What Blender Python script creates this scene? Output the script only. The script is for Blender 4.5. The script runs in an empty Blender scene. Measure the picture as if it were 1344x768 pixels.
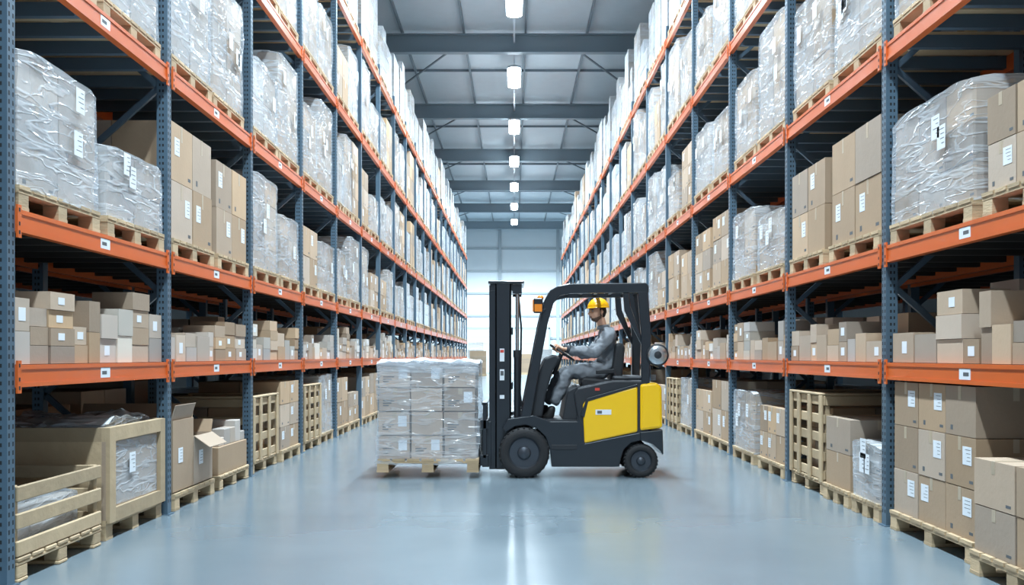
import bpy, math, random
from mathutils import Vector, Matrix, noise
random.seed(11)
scene = bpy.context.scene
scene.view_settings.view_transform = 'Standard'
H = 1.3177; F = 1344.0

# ------------------------------------------------------------ materials
def nt(name):
    m = bpy.data.materials.new(name); m.use_nodes = True
    n = m.node_tree; p = n.nodes["Principled BSDF"]
    return m, n, p
def pmat(name, col, rough=.5, metal=0.0, var=0.0, vscale=4.0, bump=0.0, bscale=40.0, island=0.0, stretch=(1,1,1), coat=0.0, sat=0.0):
    m, n, p = nt(name); N = n.nodes; L = n.links
    p.inputs['Roughness'].default_value = rough; p.inputs['Metallic'].default_value = metal
    p.inputs['Coat Weight'].default_value = coat
    p.inputs['Base Color'].default_value = (*col, 1)
    m.diffuse_color = (*col, 1)
    tc = N.new('ShaderNodeTexCoord'); mp = N.new('ShaderNodeMapping')
    mp.inputs['Scale'].default_value = stretch
    L.new(tc.outputs['Object'], mp.inputs['Vector'])
    src = None
    if var > 0:
        nz = N.new('ShaderNodeTexNoise'); nz.inputs['Scale'].default_value = vscale; nz.inputs['Detail'].default_value = 4
        L.new(mp.outputs[0], nz.inputs['Vector'])
        mx = N.new('ShaderNodeMix'); mx.data_type = 'RGBA'
        mx.inputs[6].default_value = tuple(max(0, c*(1-var)) for c in col)+(1,)
        mx.inputs[7].default_value = tuple(min(1, c*(1+var)) for c in col)+(1,)
        L.new(nz.outputs[0], mx.inputs[0]); src = mx.outputs[2]
    if island > 0:
        g = N.new('ShaderNodeNewGeometry'); hs = N.new('ShaderNodeHueSaturation')
        mr = N.new('ShaderNodeMapRange'); mr.inputs[3].default_value = 1-island; mr.inputs[4].default_value = 1+island
        L.new(g.outputs['Random Per Island'], mr.inputs[0]); L.new(mr.outputs[0], hs.inputs['Value'])
        if sat:
            m2 = N.new('ShaderNodeMath'); m2.operation = 'MULTIPLY'; m2.inputs[1].default_value = 7.31
            m3 = N.new('ShaderNodeMath'); m3.operation = 'FRACT'
            m4 = N.new('ShaderNodeMapRange'); m4.inputs[3].default_value = 1-sat; m4.inputs[4].default_value = 1+sat*.3
            L.new(g.outputs['Random Per Island'], m2.inputs[0]); L.new(m2.outputs[0], m3.inputs[0]); L.new(m3.outputs[0], m4.inputs[0])
            L.new(m4.outputs[0], hs.inputs['Saturation'])
        if src: L.new(src, hs.inputs['Color'])
        else: hs.inputs['Color'].default_value = (*col, 1)
        src = hs.outputs[0]
    if src: L.new(src, p.inputs['Base Color'])
    if bump > 0:
        nz = N.new('ShaderNodeTexNoise'); nz.inputs['Scale'].default_value = bscale; nz.inputs['Detail'].default_value = 3
        L.new(mp.outputs[0], nz.inputs['Vector'])
        b = N.new('ShaderNodeBump'); b.inputs['Strength'].default_value = bump; b.inputs['Distance'].default_value = .02
        L.new(nz.outputs[0], b.inputs['Height']); L.new(b.outputs[0], p.inputs['Normal'])
    return m
def emat(name, col, s):
    m = bpy.data.materials.new(name); m.use_nodes = True; n = m.node_tree
    n.nodes.clear(); e = n.nodes.new('ShaderNodeEmission'); o = n.nodes.new('ShaderNodeOutputMaterial')
    e.inputs[0].default_value = (*col, 1); e.inputs[1].default_value = s; n.links.new(e.outputs[0], o.inputs[0]); return m

CARD = pmat('cardboard', (.42,.295,.19), .75, var=.08, vscale=3, island=.32, bump=.08, bscale=30, sat=.35)
CARDIN = pmat('cardboard_inside', (.33,.25,.17), .8, var=.1, island=.12)
WCARD = pmat('pale_carton', (.46,.38,.31), .6, island=.28, var=.06, sat=.5)
TAPE = pmat('packing_tape', (.47,.38,.27), .3)
LABEL = pmat('paper_label', (.78,.82,.86), .5)
INK = pmat('label_ink', (.10,.11,.12), .6)
WOOD = pmat('pallet_wood', (.50,.37,.225), .75, var=.22, vscale=5, island=.2, bump=.2, bscale=20, stretch=(1,1,4))
CRATEW = pmat('crate_timber', (.45,.335,.205), .75, var=.2, vscale=6, island=.18, bump=.2, bscale=20)
ORANGE = pmat('orange_beam_paint', (.66,.125,.022), .34, var=.1, vscale=2, coat=.2)
BLUE = pmat('blue_grey_rack_steel', (.10,.165,.225), .40, metal=.35, var=.15, vscale=6)
HOLE = pmat('rack_slot_dark', (.012,.016,.02), .7)
DECK = pmat('shelf_decking', (.045,.04,.035), .7, var=.2)
BRACE = pmat('brace_steel', (.09,.135,.18), .5, metal=.4)
SMALLW = pmat('small_goods', (.55,.50,.43), .55, island=.35, sat=.8)

def wrapfac(N, L, sc=1.0, wd=1.0):
    """stretch wrinkles with painted specular streaks + broad cloudy areas, 0..1"""
    tc = N.new('ShaderNodeTexCoord')
    def ridge(scale, rot, s, width):
        mp = N.new('ShaderNodeMapping'); mp.inputs['Scale'].default_value = scale; mp.inputs['Rotation'].default_value = rot
        L.new(tc.outputs['Object'], mp.inputs['Vector'])
        a = N.new('ShaderNodeTexNoise'); a.inputs['Scale'].default_value = s; a.inputs['Detail'].default_value = 2.5; a.inputs['Distortion'].default_value = .3
        L.new(mp.outputs[0], a.inputs['Vector'])
        s1 = N.new('ShaderNodeMath'); s1.operation = 'SUBTRACT'; s1.inputs[1].default_value = .5; L.new(a.outputs[0], s1.inputs[0])
        s2 = N.new('ShaderNodeMath'); s2.operation = 'ABSOLUTE'; L.new(s1.outputs[0], s2.inputs[0])
        mr = N.new('ShaderNodeMapRange'); mr.inputs[1].default_value = 0; mr.inputs[2].default_value = width; mr.inputs[3].default_value = 1; mr.inputs[4].default_value = 0
        L.new(s2.outputs[0], mr.inputs[0]); return mr.outputs[0]
    r1 = ridge((.7,.7,5), (.10,.08,0), 1.7*sc, .045*wd); r2 = ridge((.9,.9,3.6), (-.55,-.5,.2), 2.1*sc, .03*wd)  # ridge lines whiten the film, standing in for glints along its wrinkles
    mx = N.new('ShaderNodeMath'); mx.operation = 'MAXIMUM'; L.new(r1, mx.inputs[0]); L.new(r2, mx.inputs[1])
    b = N.new('ShaderNodeTexNoise'); b.inputs['Scale'].default_value = 2.0; b.inputs['Detail'].default_value = 3; L.new(tc.outputs['Object'], b.inputs['Vector'])
    mb_ = N.new('ShaderNodeMapRange'); mb_.inputs[1].default_value = .35; mb_.inputs[2].default_value = .7; L.new(b.outputs[0], mb_.inputs[0])
    k = N.new('ShaderNodeMath'); k.operation = 'MULTIPLY'; k.inputs[1].default_value = .5
    L.new(mb_.outputs[0], k.inputs[0])
    mm = N.new('ShaderNodeMath'); mm.operation = 'MULTIPLY_ADD'; mm.inputs[1].default_value = .5; L.new(mx.outputs[0], mm.inputs[0]); L.new(k.outputs[0], mm.inputs[2]); mm.use_clamp = True
    return mm.outputs[0]
def film(name, lo, hi, colr=(.74,.80,.86), bd=.010, sc=1.0, wd=1.0):
    m, n, p = nt(name); N = n.nodes; L = n.links
    p.inputs['Base Color'].default_value = (*colr, 1); p.inputs['Roughness'].default_value = .12
    p.inputs['Specular IOR Level'].default_value = 1.0
    f = wrapfac(N, L, sc, wd)
    mr = N.new('ShaderNodeMapRange'); mr.inputs[3].default_value = lo; mr.inputs[4].default_value = hi
    L.new(f, mr.inputs[0])
    bp = N.new('ShaderNodeBump'); bp.inputs['Strength'].default_value = .8; bp.inputs['Distance'].default_value = bd
    L.new(f, bp.inputs['Height']); L.new(bp.outputs[0], p.inputs['Normal'])
    tr = N.new('ShaderNodeBsdfTransparent'); tr.inputs[0].default_value = (.96,.98,1,1)
    mx = N.new('ShaderNodeMixShader'); out = N['Material Output']
    L.new(mr.outputs[0], mx.inputs[0]); L.new(tr.outputs[0], mx.inputs[1]); L.new(p.outputs[0], mx.inputs[2]); L.new(mx.outputs[0], out.inputs[0])
    return m
FILM = film('stretch_film', .20, .62)
FILMH = film('stretch_film_thick', .13, .52, (.84,.88,.92), bd=.014, sc=1.1, wd=1.2)
FILMT = film('stretch_film_bunched', .6, 1.0, (.88,.92,.95), .03)
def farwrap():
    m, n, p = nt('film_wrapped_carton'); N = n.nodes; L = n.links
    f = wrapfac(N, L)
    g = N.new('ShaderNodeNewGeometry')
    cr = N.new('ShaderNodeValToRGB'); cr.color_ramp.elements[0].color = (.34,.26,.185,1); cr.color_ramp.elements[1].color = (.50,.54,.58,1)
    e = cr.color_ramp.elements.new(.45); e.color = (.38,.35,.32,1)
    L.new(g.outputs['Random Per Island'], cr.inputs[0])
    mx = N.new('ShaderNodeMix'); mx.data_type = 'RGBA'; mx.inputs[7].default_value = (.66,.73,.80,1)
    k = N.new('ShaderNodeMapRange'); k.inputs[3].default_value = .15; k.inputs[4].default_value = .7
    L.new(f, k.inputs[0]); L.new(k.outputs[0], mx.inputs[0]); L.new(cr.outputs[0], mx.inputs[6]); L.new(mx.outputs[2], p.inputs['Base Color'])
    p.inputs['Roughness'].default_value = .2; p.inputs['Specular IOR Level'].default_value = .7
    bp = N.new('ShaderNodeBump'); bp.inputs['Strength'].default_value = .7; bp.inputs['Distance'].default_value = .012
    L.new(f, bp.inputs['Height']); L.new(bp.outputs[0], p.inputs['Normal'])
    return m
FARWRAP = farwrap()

# ------------------------------------------------------------ mesh builder
class MB:
    def __init__(s): s.v=[]; s.f=[]; s.m=[]; s.sm=[]; s.mats=[]
    def mi(s, mat):
        if mat not in s.mats: s.mats.append(mat)
        return s.mats.index(mat)
    def raw(s, vs, fs, mat, smooth=False):
        o=len(s.v); s.v+= [tuple(v) for v in vs]; k=s.mi(mat)
        for f in fs: s.f.append(tuple(o+i for i in f)); s.m.append(k); s.sm.append(smooth)
    BF=[(0,3,2,1),(4,5,6,7),(0,1,5,4),(1,2,6,5),(2,3,7,6),(3,0,4,7)]
    def box(s,x0,x1,y0,y1,z0,z1,mat):
        s.raw([(x0,y0,z0),(x1,y0,z0),(x1,y1,z0),(x0,y1,z0),(x0,y0,z1),(x1,y0,z1),(x1,y1,z1),(x0,y1,z1)], MB.BF, mat)
    def bar(s,p,q,w,h,mat,up=(0,0,1)):
        p=Vector(p);q=Vector(q);d=(q-p).normalized();u=Vector(up)
        if abs(d.dot(u))>.98:u=Vector((1,0,0))
        a=d.cross(u).normalized();b=a.cross(d).normalized()
        c=[]
        for e in (p,q):
            for sa,sb in((-1,-1),(1,-1),(1,1),(-1,1)): c.append(e+a*sa*w/2+b*sb*h/2)
        s.raw(c,[(0,1,2,3),(7,6,5,4),(0,4,5,1),(1,5,6,2),(2,6,7,3),(3,7,4,0)],mat)
    def lathe(s,prof,c,axis,n,mat,smooth=True,cap=True):
        c=Vector(c);ax=Vector(axis).normalized();u=Vector((0,0,1)) if abs(ax.z)<.9 else Vector((1,0,0))
        a=ax.cross(u).normalized();b=ax.cross(a).normalized();vs=[];fs=[]
        for r,h in prof:
            for i in range(n):
                t=2*math.pi*i/n; vs.append(c+ax*h+a*math.cos(t)*r+b*math.sin(t)*r)
        for j in range(len(prof)-1):
            for i in range(n):
                k=(i+1)%n; fs.append((j*n+i,j*n+k,(j+1)*n+k,(j+1)*n+i))
        s.raw(vs,fs,mat,smooth)
        if cap:
            s.raw([vs[i] for i in range(n)],[tuple(range(n))],mat); s.raw([vs[(len(prof)-1)*n+i] for i in range(n)],[tuple(range(n-1,-1,-1))],mat)
    def cyl(s,p,q,r,mat,n=16,r2=None):
        p=Vector(p);q=Vector(q); s.lathe([(r,0),(r if r2 is None else r2,(q-p).length)],p,q-p,n,mat)
    def torus(s,c,axis,R,r,mat,n=40,k=10):
        prof=[(R+r*math.cos(2*math.pi*i/k), r*math.sin(2*math.pi*i/k)) for i in range(k+1)]
        s.lathe(prof,c,axis,n,mat,True,False)
    def path(s,pts,r,mat,n=10):
        pts=[Vector(p) for p in pts]
        for a,b in zip(pts,pts[1:]): s.cyl(a,b,r,mat,n)
        for p in pts[1:-1]: s.ball(p,(r,r,r),mat,10,6)
    def ball(s,c,rad,mat,n=16,k=10,rot=None):
        vs=[];fs=[]
        for j in range(k+1):
            ph=math.pi*j/k
            for i in range(n):
                t=2*math.pi*i/n; v=Vector((rad[0]*math.sin(ph)*math.cos(t),rad[1]*math.sin(ph)*math.sin(t),rad[2]*math.cos(ph)))
                if rot: v=rot@v
                vs.append(Vector(c)+v)
        for j in range(k):
            for i in range(n):
                q=(i+1)%n; fs.append((j*n+i,(j+1)*n+i,(j+1)*n+q,j*n+q))
        s.raw(vs,fs,mat,True)
    def prism(s,pts,y0,y1,mat):
        n=len(pts); vs=[(x,y0,z) for x,z in pts]+[(x,y1,z) for x,z in pts]
        ar=sum(pts[i][0]*pts[(i+1)%n][1]-pts[(i+1)%n][0]*pts[i][1] for i in range(n))
        fs=[tuple(range(n)),tuple(range(2*n-1,n-1,-1))]+[(i,i+n,(i+1)%n+n,(i+1)%n) for i in range(n)]
        if ar<0: fs=[tuple(reversed(f)) for f in fs]
        s.raw(vs,fs,mat)
    def add(s,o,M):
        off=len(s.v); s.v+=[tuple(M@Vector(v)) for v in o.v]
        mm=[s.mi(x) for x in o.mats]
        s.f+=[tuple(off+i for i in f) for f in o.f]; s.m+=[mm[i] for i in o.m]; s.sm+=o.sm
    def build(s,name,parent=None,bevel=0,seg=2,loc=None,rot=0):
        me=bpy.data.meshes.new(name); me.from_pydata(s.v,[],s.f)
        for m in s.mats: me.materials.append(m)
        me.polygons.foreach_set('material_index',s.m); me.polygons.foreach_set('use_smooth',s.sm); me.update()
        ob=bpy.data.objects.new(name,me); scene.collection.objects.link(ob)
        if loc: ob.location=loc; ob.rotation_euler=(0,0,rot)
        if bevel>0:
            b=ob.modifiers.new('bevel','BEVEL'); b.width=bevel; b.segments=seg; b.limit_method='ANGLE'; b.angle_limit=math.radians(40)
        if parent: par(ob,parent)
        return ob
def par(ob,e):
    ob.parent=e; ob.matrix_parent_inverse=Matrix.Translation(e.location).inverted()
def empty(name,loc):
    e=bpy.data.objects.new(name,None); e.location=loc; e.empty_display_size=.3; scene.collection.objects.link(e); return e

def shell(mb,x0,x1,y0,y1,z0,z1,mat,step=.08,amp=.012,seed=0.0,topmat=None,ta=1.0):
    c=Vector(((x0+x1)/2,(y0+y1)/2,0))
    def dis(p):
        p=Vector(p); q=Vector((p.x*3,p.y*3,p.z*9+p.x*3+p.y*3))+Vector((seed,seed*2,seed*3))
        d=noise.noise_vector(q)*amp+noise.noise_vector(p*2.2+Vector((seed,0,0)))*amp*1.3
        if p.z>z1-.005 and ta>1: d.z=d.z+abs(noise.noise(p*7+Vector((seed,1,2))))*amp*ta
        fx=(p.x-c.x)/((x1-x0)/2); fy=(p.y-c.y)/((y1-y0)/2); k=max(0,abs(fx)+abs(fy)-1.75)
        p=Vector((p.x-(p.x-c.x)*k*.09,p.y-(p.y-c.y)*k*.09,p.z-(k*.1 if p.z>z1-.01 else 0)))
        return p+d
    def grid(o,u,v,mt):
        o=Vector(o);u=Vector(u);v=Vector(v); nu=max(2,int(u.length/step)); nv=max(2,int(v.length/step)); vs=[];fs=[]
        for j in range(nv+1):
            for i in range(nu+1): vs.append(dis(o+u*i/nu+v*j/nv))
        for j in range(nv):
            for i in range(nu):
                a=j*(nu+1)+i; fs.append((a,a+1,a+nu+2,a+nu+1))
        mb.raw(vs,fs,mt,True)
    X=x1-x0;Y=y1-y0;Z=z1-z0
    grid((x0,y0,z0),(X,0,0),(0,0,Z),mat); grid((x1,y0,z0),(0,Y,0),(0,0,Z),mat); grid((x1,y1,z0),(-X,0,0),(0,0,Z),mat); grid((x0,y1,z0),(0,-Y,0),(0,0,Z),mat); grid((x0,y0,z1),(X,0,0),(0,Y,0),topmat or mat)

# ------------------------------------------------------------ pallets and loads (local: x depth from aisle face, y length, z up)
PH=.144
def pallet(mb,d,l,near=True):
    if not near:
        mb.box(0,d,0,l,.115,PH,WOOD)
        for yy in (0,l/2-.06,l-.12): mb.box(0,d,yy,yy+.12,.0,.115,WOOD)
        return
    bl=.13
    for yy in (0,l/2-bl/2,l-bl):
        for xx in (0,d/2-.05,d-.1): mb.box(xx+.002,xx+.1,yy+.004,yy+bl-.004,.022,.098,WOOD)
        mb.box(0,d,yy,yy+bl,0,.022,WOOD)
    for xx in (0,d/2-.06,d-.1): mb.box(xx,xx+.1,0,l,.098,.12,WOOD)
    n=7
    for i in range(n):
        w=l/n; mb.box(-.005,d+.005,i*w+.012,(i+1)*w-.012 if i<n-1 else l,.12,PH,WOOD)
def sticker(mb,y,z,w=.1,h=.13,x=-.004):
    mb.box(x-.001,x,y,y+w,z,z+h,LABEL)
    for i in range(4):
        zz=z+h*(.85-.2*i); mb.box(x-.0016,x-.001,y+w*.12,y+w*(.8-.4*random.random()),zz-h*.03,zz,INK)
def stack(mb,d,l,z,h,ny,nz,nx,mat,near,detail=True,x0=.02,jit=.008,lab=.6):
    bw=(l-.03)/ny; bh=h/nz; bd=(d-.04)/nx
    for k in range(nz):
        for j in range(ny):
            for i in range(nx):
                if not near and i>0 and k<nz-1 and 0<j<ny-1: continue
                if k==nz-1 and nz>2 and not near and random.random()<.22: continue
                a=x0+i*bd+random.uniform(0,jit); y=.015+j*bw+random.uniform(0,jit)
                zz=z+k*bh
                mb.box(a,a+bd-.008,y,y+bw-.01-random.uniform(0,.01),zz+.001,zz+bh-.004,mat)
                if near and detail and i==0:
                    yc=y+bw/2
                    mb.box(a-.0012,a,yc-.022,yc+.022,zz+bh*.72,zz+bh-.004,TAPE)
                    mb.box(a-.0008,a,y+bw*.08,y+bw*.2,zz+bh*.1,zz+bh*.16,INK) if random.random()<.6 else None
                    mb.box(a-.0008,a,y+bw*.72,y+bw*.8,zz+bh*.1,zz+bh*.2,INK) if random.random()<.4 else None
                    if random.random()<lab: sticker(mb,y+bw*random.choice((.12,.6)),zz+bh*.45,min(.13,bw*.3),min(.15,bh*.36),a-.001)
                if near and detail and j==0:
                    xc=a+bd/2; mb.box(xc-.02,xc+.02,y-.0012,y,zz+bh*.72,zz+bh-.004,TAPE)
                    if i==0 and random.random()<lab:
                        mb.box(a+bd*.15,a+bd*.15+.12,y-.002,y-.0008,zz+bh*.45,zz+bh*.45+.13,LABEL)
                        for q in range(4): mb.box(a+bd*.15+.015,a+bd*.15+.09,y-.0026,y-.002,zz+bh*.45+.02+.028*q,zz+bh*.45+.025+.028*q,INK)
                if near and detail and k==nz-1:
                    mb.box(a,a+bd-.008,y+bw/2-.025,y+bw/2+.015,zz+bh-.004,zz+bh-.002,TAPE)
def load(kind,l,d,h,ny,nz,near,nx=2,seed=0):
    mb=MB(); pallet(mb,d,l,near); z=PH
    if kind=='wrap':
        if near:
            stack(mb,d,l,z,h,ny,nz,nx,random.choice((CARD,CARD,WCARD)),True,True,x0=.03,lab=0)
            shell(mb,-.0,d+.005,-.0,l+.005,z-.02,z+h+.015,FILM,.07,.010,seed,FILMT)
            for i in range(random.choice((1,2,2,3))): sticker(mb,random.uniform(.15,l-.3),z+h*random.uniform(.35,.75),.13,.16,-.02)
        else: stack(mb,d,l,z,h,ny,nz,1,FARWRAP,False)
    elif kind=='carton':
        stack(mb,d,l,z,h,ny,nz,nx if near else 1,CARD,near)
    elif kind=='crate_slat':
        if not near: mb.box(0,d,0,l,z,z+h,CRATEW); return mb
        t=.022
        for (xx,yy) in ((0,0),(0,l-.07),(d-.07,0),(d-.07,l-.07)): mb.box(xx+t,xx+.07,yy+t,yy+.07,z,z+h,CRATEW)
        n=max(3,int(h/.15)); sh=.09
        for i in range(n):
            zz=z+.005+i*(h-sh-.01)/(n-1)
            mb.box(0,t,0,l,zz,zz+sh,CRATEW); mb.box(d-t,d,0,l,zz,zz+sh,CRATEW)
            mb.box(t,d-t,0,t,zz,zz+sh,CRATEW); mb.box(t,d-t,l-t,l,zz,zz+sh,CRATEW)
        if h>.6:
            for yy in (0.0,l/3,2*l/3,l-.09): mb.box(-t,0,yy,yy+.09,z-.02,z+h,CRATEW)
            sub=MB(); stack(sub,d-.2,l-.2,z,h*.85,3,3,2,CARD,True,False); mb.add(sub,Matrix.Translation((.1,.1,0)))
            mb.box(-t,d,0,.09,z+h,z+h+t,CRATEW); mb.box(-t,d,l-.09,l,z+h,z+h+t,CRATEW); mb.box(-t,.09,.09,l-.09,z+h,z+h+t,CRATEW)
        else:
            sub=MB(); stack(sub,d-.2,l-.2,z,h*.6,3,2,3,WCARD,True,False,jit=.03); shell(sub,.0,d-.2,.0,l-.2,z+.01,z+h*.68,FILM,.06,.02,3); mb.add(sub,Matrix.Translation((.1,.1,0)))
    elif kind=='crate_wrap':
        t=.03
        mb.box(t,d-t,t,l-t,z,z+.03,CRATEW)
        for a,b in ((0,.11),(l-.11,l)):
            mb.box(-t,0,a,b,z-.02,z+h,CRATEW); mb.box(d,d+t,a,b,z-.02,z+h,CRATEW)
        for x0,x1,y0,y1 in ((0,t,0,l),(d-t,d,0,l),(t,d-t,0,t),(t,d-t,l-t,l)):
            mb.box(x0,x1,y0,y1,z,z+h-.1,CARD if x0==0 and x1==t else CRATEW)
            mb.box(x0,x1,y0,y1,z+h-.1,z+h,CRATEW)
        mb.box(-t,0,.11,l-.11,z-.02,z+.08,CRATEW); mb.box(-t,0,.11,l-.11,z+h-.1,z+h,CRATEW)
        mb.box(0,d,-t,0,z+h-.11,z+h,CRATEW); mb.box(0,.1,-t,0,z,z+h-.11,CRATEW); mb.box(0,d,-t,0,z,z+.1,CRATEW)
        sub=MB(); stack(sub,d-.12,l-.12,z+.03,h*.88,3,2,3,WCARD,True,False,jit=.03); mb.add(sub,Matrix.Translation((.06,.06,0)))
        shell(mb,.05,d-.05,.05,l-.05,z+h*.5,z+h+.03,FILMH,.05,.035,5,FILMT,2)
        shell(mb,-.005,.01,.12,l-.12,z+.09,z+h-.11,FILM,.06,.004,9); sticker(mb,l*.55,z+h*.45,.12,.15,-.02)
    elif kind=='carton_open':
        w=l/2
        for j,hh in ((0,h*.72),(1,h)):
            y=.01+j*w; t=.008; x0=.02; x1=d-.02; y1=y+w-.02
            mb.box(x0,x1,y,y1,z,z+.01,CARD)
            mb.box(x0,x0+t,y,y1,z,z+hh,CARD); mb.box(x1-t,x1,y,y1,z,z+hh,CARD); mb.box(x0+t,x1-t,y,y+t,z,z+hh,CARD); mb.box(x0+t,x1-t,y1-t,y1,z,z+hh,CARD)
            mb.box(x0+t,x1-t,y+t,y1-t,z+hh-.06,z+hh-.03,CARDIN)
            mb.bar((x0-.0,(y+y1)/2,z+hh),(x0-.14,(y+y1)/2,z+hh-.1),w-.03,.006,CARD) if j==0 else mb.bar((x0+.02,(y+y1)/2,z+hh),(x0-.02,(y+y1)/2,z+hh+.13),w-.03,.006,CARD)
            mb.bar(((x0+x1)/2,y,z+hh),((x0+x1)/2,y-.05,z+hh+.12),x1-x0-.02,.006,CARD,up=(0,1,0.1))
            sticker(mb,y+.3,z+hh*.4,.12,.13,x0-.002)
    elif kind=='small_pallet':
        mb.box(.02,d-.02,.02,l-.02,z,z+h*.5,CARD)
        y=.04
        while y<l-.2:
            w=random.uniform(.14,.22); hh=random.uniform(.08,.24)
            for xx in (.04,.35,.7): mb.box(xx,xx+.28,y,y+w-.01,z+h*.5,z+h*.5+hh,random.choice((CARD,SMALLW,WCARD)))
            y+=w
    return mb
NAMES={'wrap':'wrapped_pallet_load','carton':'carton_pallet_load','crate_slat':'slatted_wooden_crate','crate_wrap':'wooden_crate','carton_open':'open_carton_pallet','small_pallet':'mixed_goods_pallet'}
LV=[0,1.2,2.1,3.65,5.4,7.2]
BT=.13
XF=2.87
def place(side,lvl,y0,l,kind,h,ny,nz,xoff=0,xf=XF,near=None,nx=2):
    z=0.001 if lvl==0 else LV[lvl]+BT/2+.002
    if near is None: near = y0<26 and lvl<=4
    mb=load(kind,l,1.06,h,ny,nz,near,nx,seed=random.random()*30)
    x=xf+.0+xoff
    if near:
        if side>0: mb.build(NAMES[kind],loc=(x,y0,z),bevel=.006 if kind!='wrap' else 0,seg=1)
        else: mb.build(NAMES[kind],loc=(-x,y0+l,z),rot=math.pi,bevel=.006 if kind!='wrap' else 0,seg=1)
    else:
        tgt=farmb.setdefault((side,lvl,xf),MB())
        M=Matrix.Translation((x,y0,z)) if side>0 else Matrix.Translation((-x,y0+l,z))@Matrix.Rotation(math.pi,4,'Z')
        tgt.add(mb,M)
farmb={}
explicit={
 (-1,0,0):[(5.92,1.2,'crate_slat',.42,2,2,0),(7.27,1.15,'crate_wrap',.66,2,2,.03)],
 (-1,0,1):[(8.66,1.15,'carton_open',.62,2,1,0),(9.98,1.1,'small_pallet',.55,2,2,0)],
 (-1,0,2):[(11.32,1.2,'crate_slat',.7,2,2,.03),(12.64,1.1,'carton',.85,2,3,0)],
 (-1,2,0):[(5.93,1.17,'wrap',.80,2,3,0),(7.23,1.17,'wrap',.50,2,2,0)],
 (-1,2,1):[(8.62,1.18,'carton',1.0,2,2,0),(9.92,1.15,'carton',.92,2,2,0)],
 (-1,2,2):[(11.3,1.2,'wrap',1.05,2,4,0),(12.6,1.1,'wrap',.75,2,3,0)],
 (1,0,0):[(5.18,1.05,'carton',.56,2,2,-.1),(6.40,1.42,'carton',.98,3,3,0)],
 (1,0,1):[(8.06,.66,'wrap',.45,1,2,0),(8.80,.72,'carton',.62,1,2,0),(9.6,1.12,'crate_slat',.80,2,2,.03)],
 (1,0,2):[(10.92,1.15,'carton',.6,3,2,0),(12.3,1.15,'wrap',.72,2,3,0)],
 (1,2,0):[(5.16,1.12,'carton',.58,3,2,0),(6.42,1.4,'wrap',.76,3,3,0)],
 (1,2,1):[(8.06,1.28,'carton',.92,2,2,0),(9.52,1.15,'carton',.86,2,2,0)],
 (1,2,2):[(10.92,1.2,'wrap',.6,2,2,0),(12.3,1.2,'wrap',.8,2,3,0)],
}
def small_goods(mb,side,xf,y0,y1,z,hmax):
    y=y0
    while y<y1-.12:
        w=random.uniform(.16,.42); w=min(w,y1-y)
        hcol=random.uniform(.2,hmax)
        for xx in (0,.36,.7):
            zz=z; m=random.choice((CARD,CARD,CARD,WCARD,SMALLW)); bh=random.uniform(.1,.26)
            top=hcol*random.uniform(.7,1.2)
            while zz+bh<z+min(top+.05,hmax) or zz==z:
                xa=xf+.02+xx+random.uniform(0,.02); xb=xa+.31
                if side<0: xa,xb=-xb,-xa
                mb.box(xa,xb,y+random.uniform(0,.01),y+w-.012,zz,zz+bh-.003,m)
                if xx==0 and random.random()<.3:
                    e=.002; xs=(xa-e,xa) if side>0 else (xb,xb+e)
                    mb.box(xs[0],xs[1],y+w*.3,y+w*.3+min(.09,w*.4),zz+bh*.3,zz+bh*.7,LABEL)
                zz+=bh
        y+=w
def fill(side,xf,start,step,n,levels):
    for b in range(n):
        ya=start+b*step+.075; yb=start+(b+1)*step-.075
        for lvl in levels:
            key=(side,lvl,b)
            if lvl==1:
                if xf==XF and ya<26:
                    mb=MB(); small_goods(mb,side,xf,ya,yb,LV[1]+BT/2+.003,.56 if b%2==0 else .45); mb.build('shelf_cartons')
                else: small_goods(farmb.setdefault((side,1,xf),MB()),side,xf,ya,yb,LV[1]+BT/2+.003,.55)
                continue
            if xf==XF and key in explicit:
                for (y0,l,k,h,ny,nz,xo) in explicit[key]: place(side,lvl,y0,l,k,h,ny,nz,xo)
                continue
            nl=2 if random.random()<.8 or lvl<3 else 3
            w=(yb-ya)/nl
            for i in range(nl):
                l=w-random.uniform(.05,.16); y0=ya+i*w+random.uniform(.01,.04)
                r=random.random()
                if lvl==0: kind='carton' if r<.5 else ('wrap' if r<.88 else 'crate_slat'); h=random.uniform(.5,.9)
                elif lvl==2: kind='carton' if r<.45 else 'wrap'; h=random.uniform(.65,1.15)
                elif lvl==3: kind='carton' if r<.25 else 'wrap'; h=random.uniform(.7,1.35)
                elif lvl==4: kind='wrap' if r<.82 else 'carton'; h=random.uniform(.8,1.45)
                else: kind='wrap' if r<.88 else 'carton'; h=random.uniform(1.0,1.85)
                if lvl==0 and kind=='crate_slat': h=.75
                place(side,lvl,y0,l,kind,h,2,max(2,int(h/.3)),random.uniform(0,.03),xf,near=None if xf==XF else False)
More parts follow.
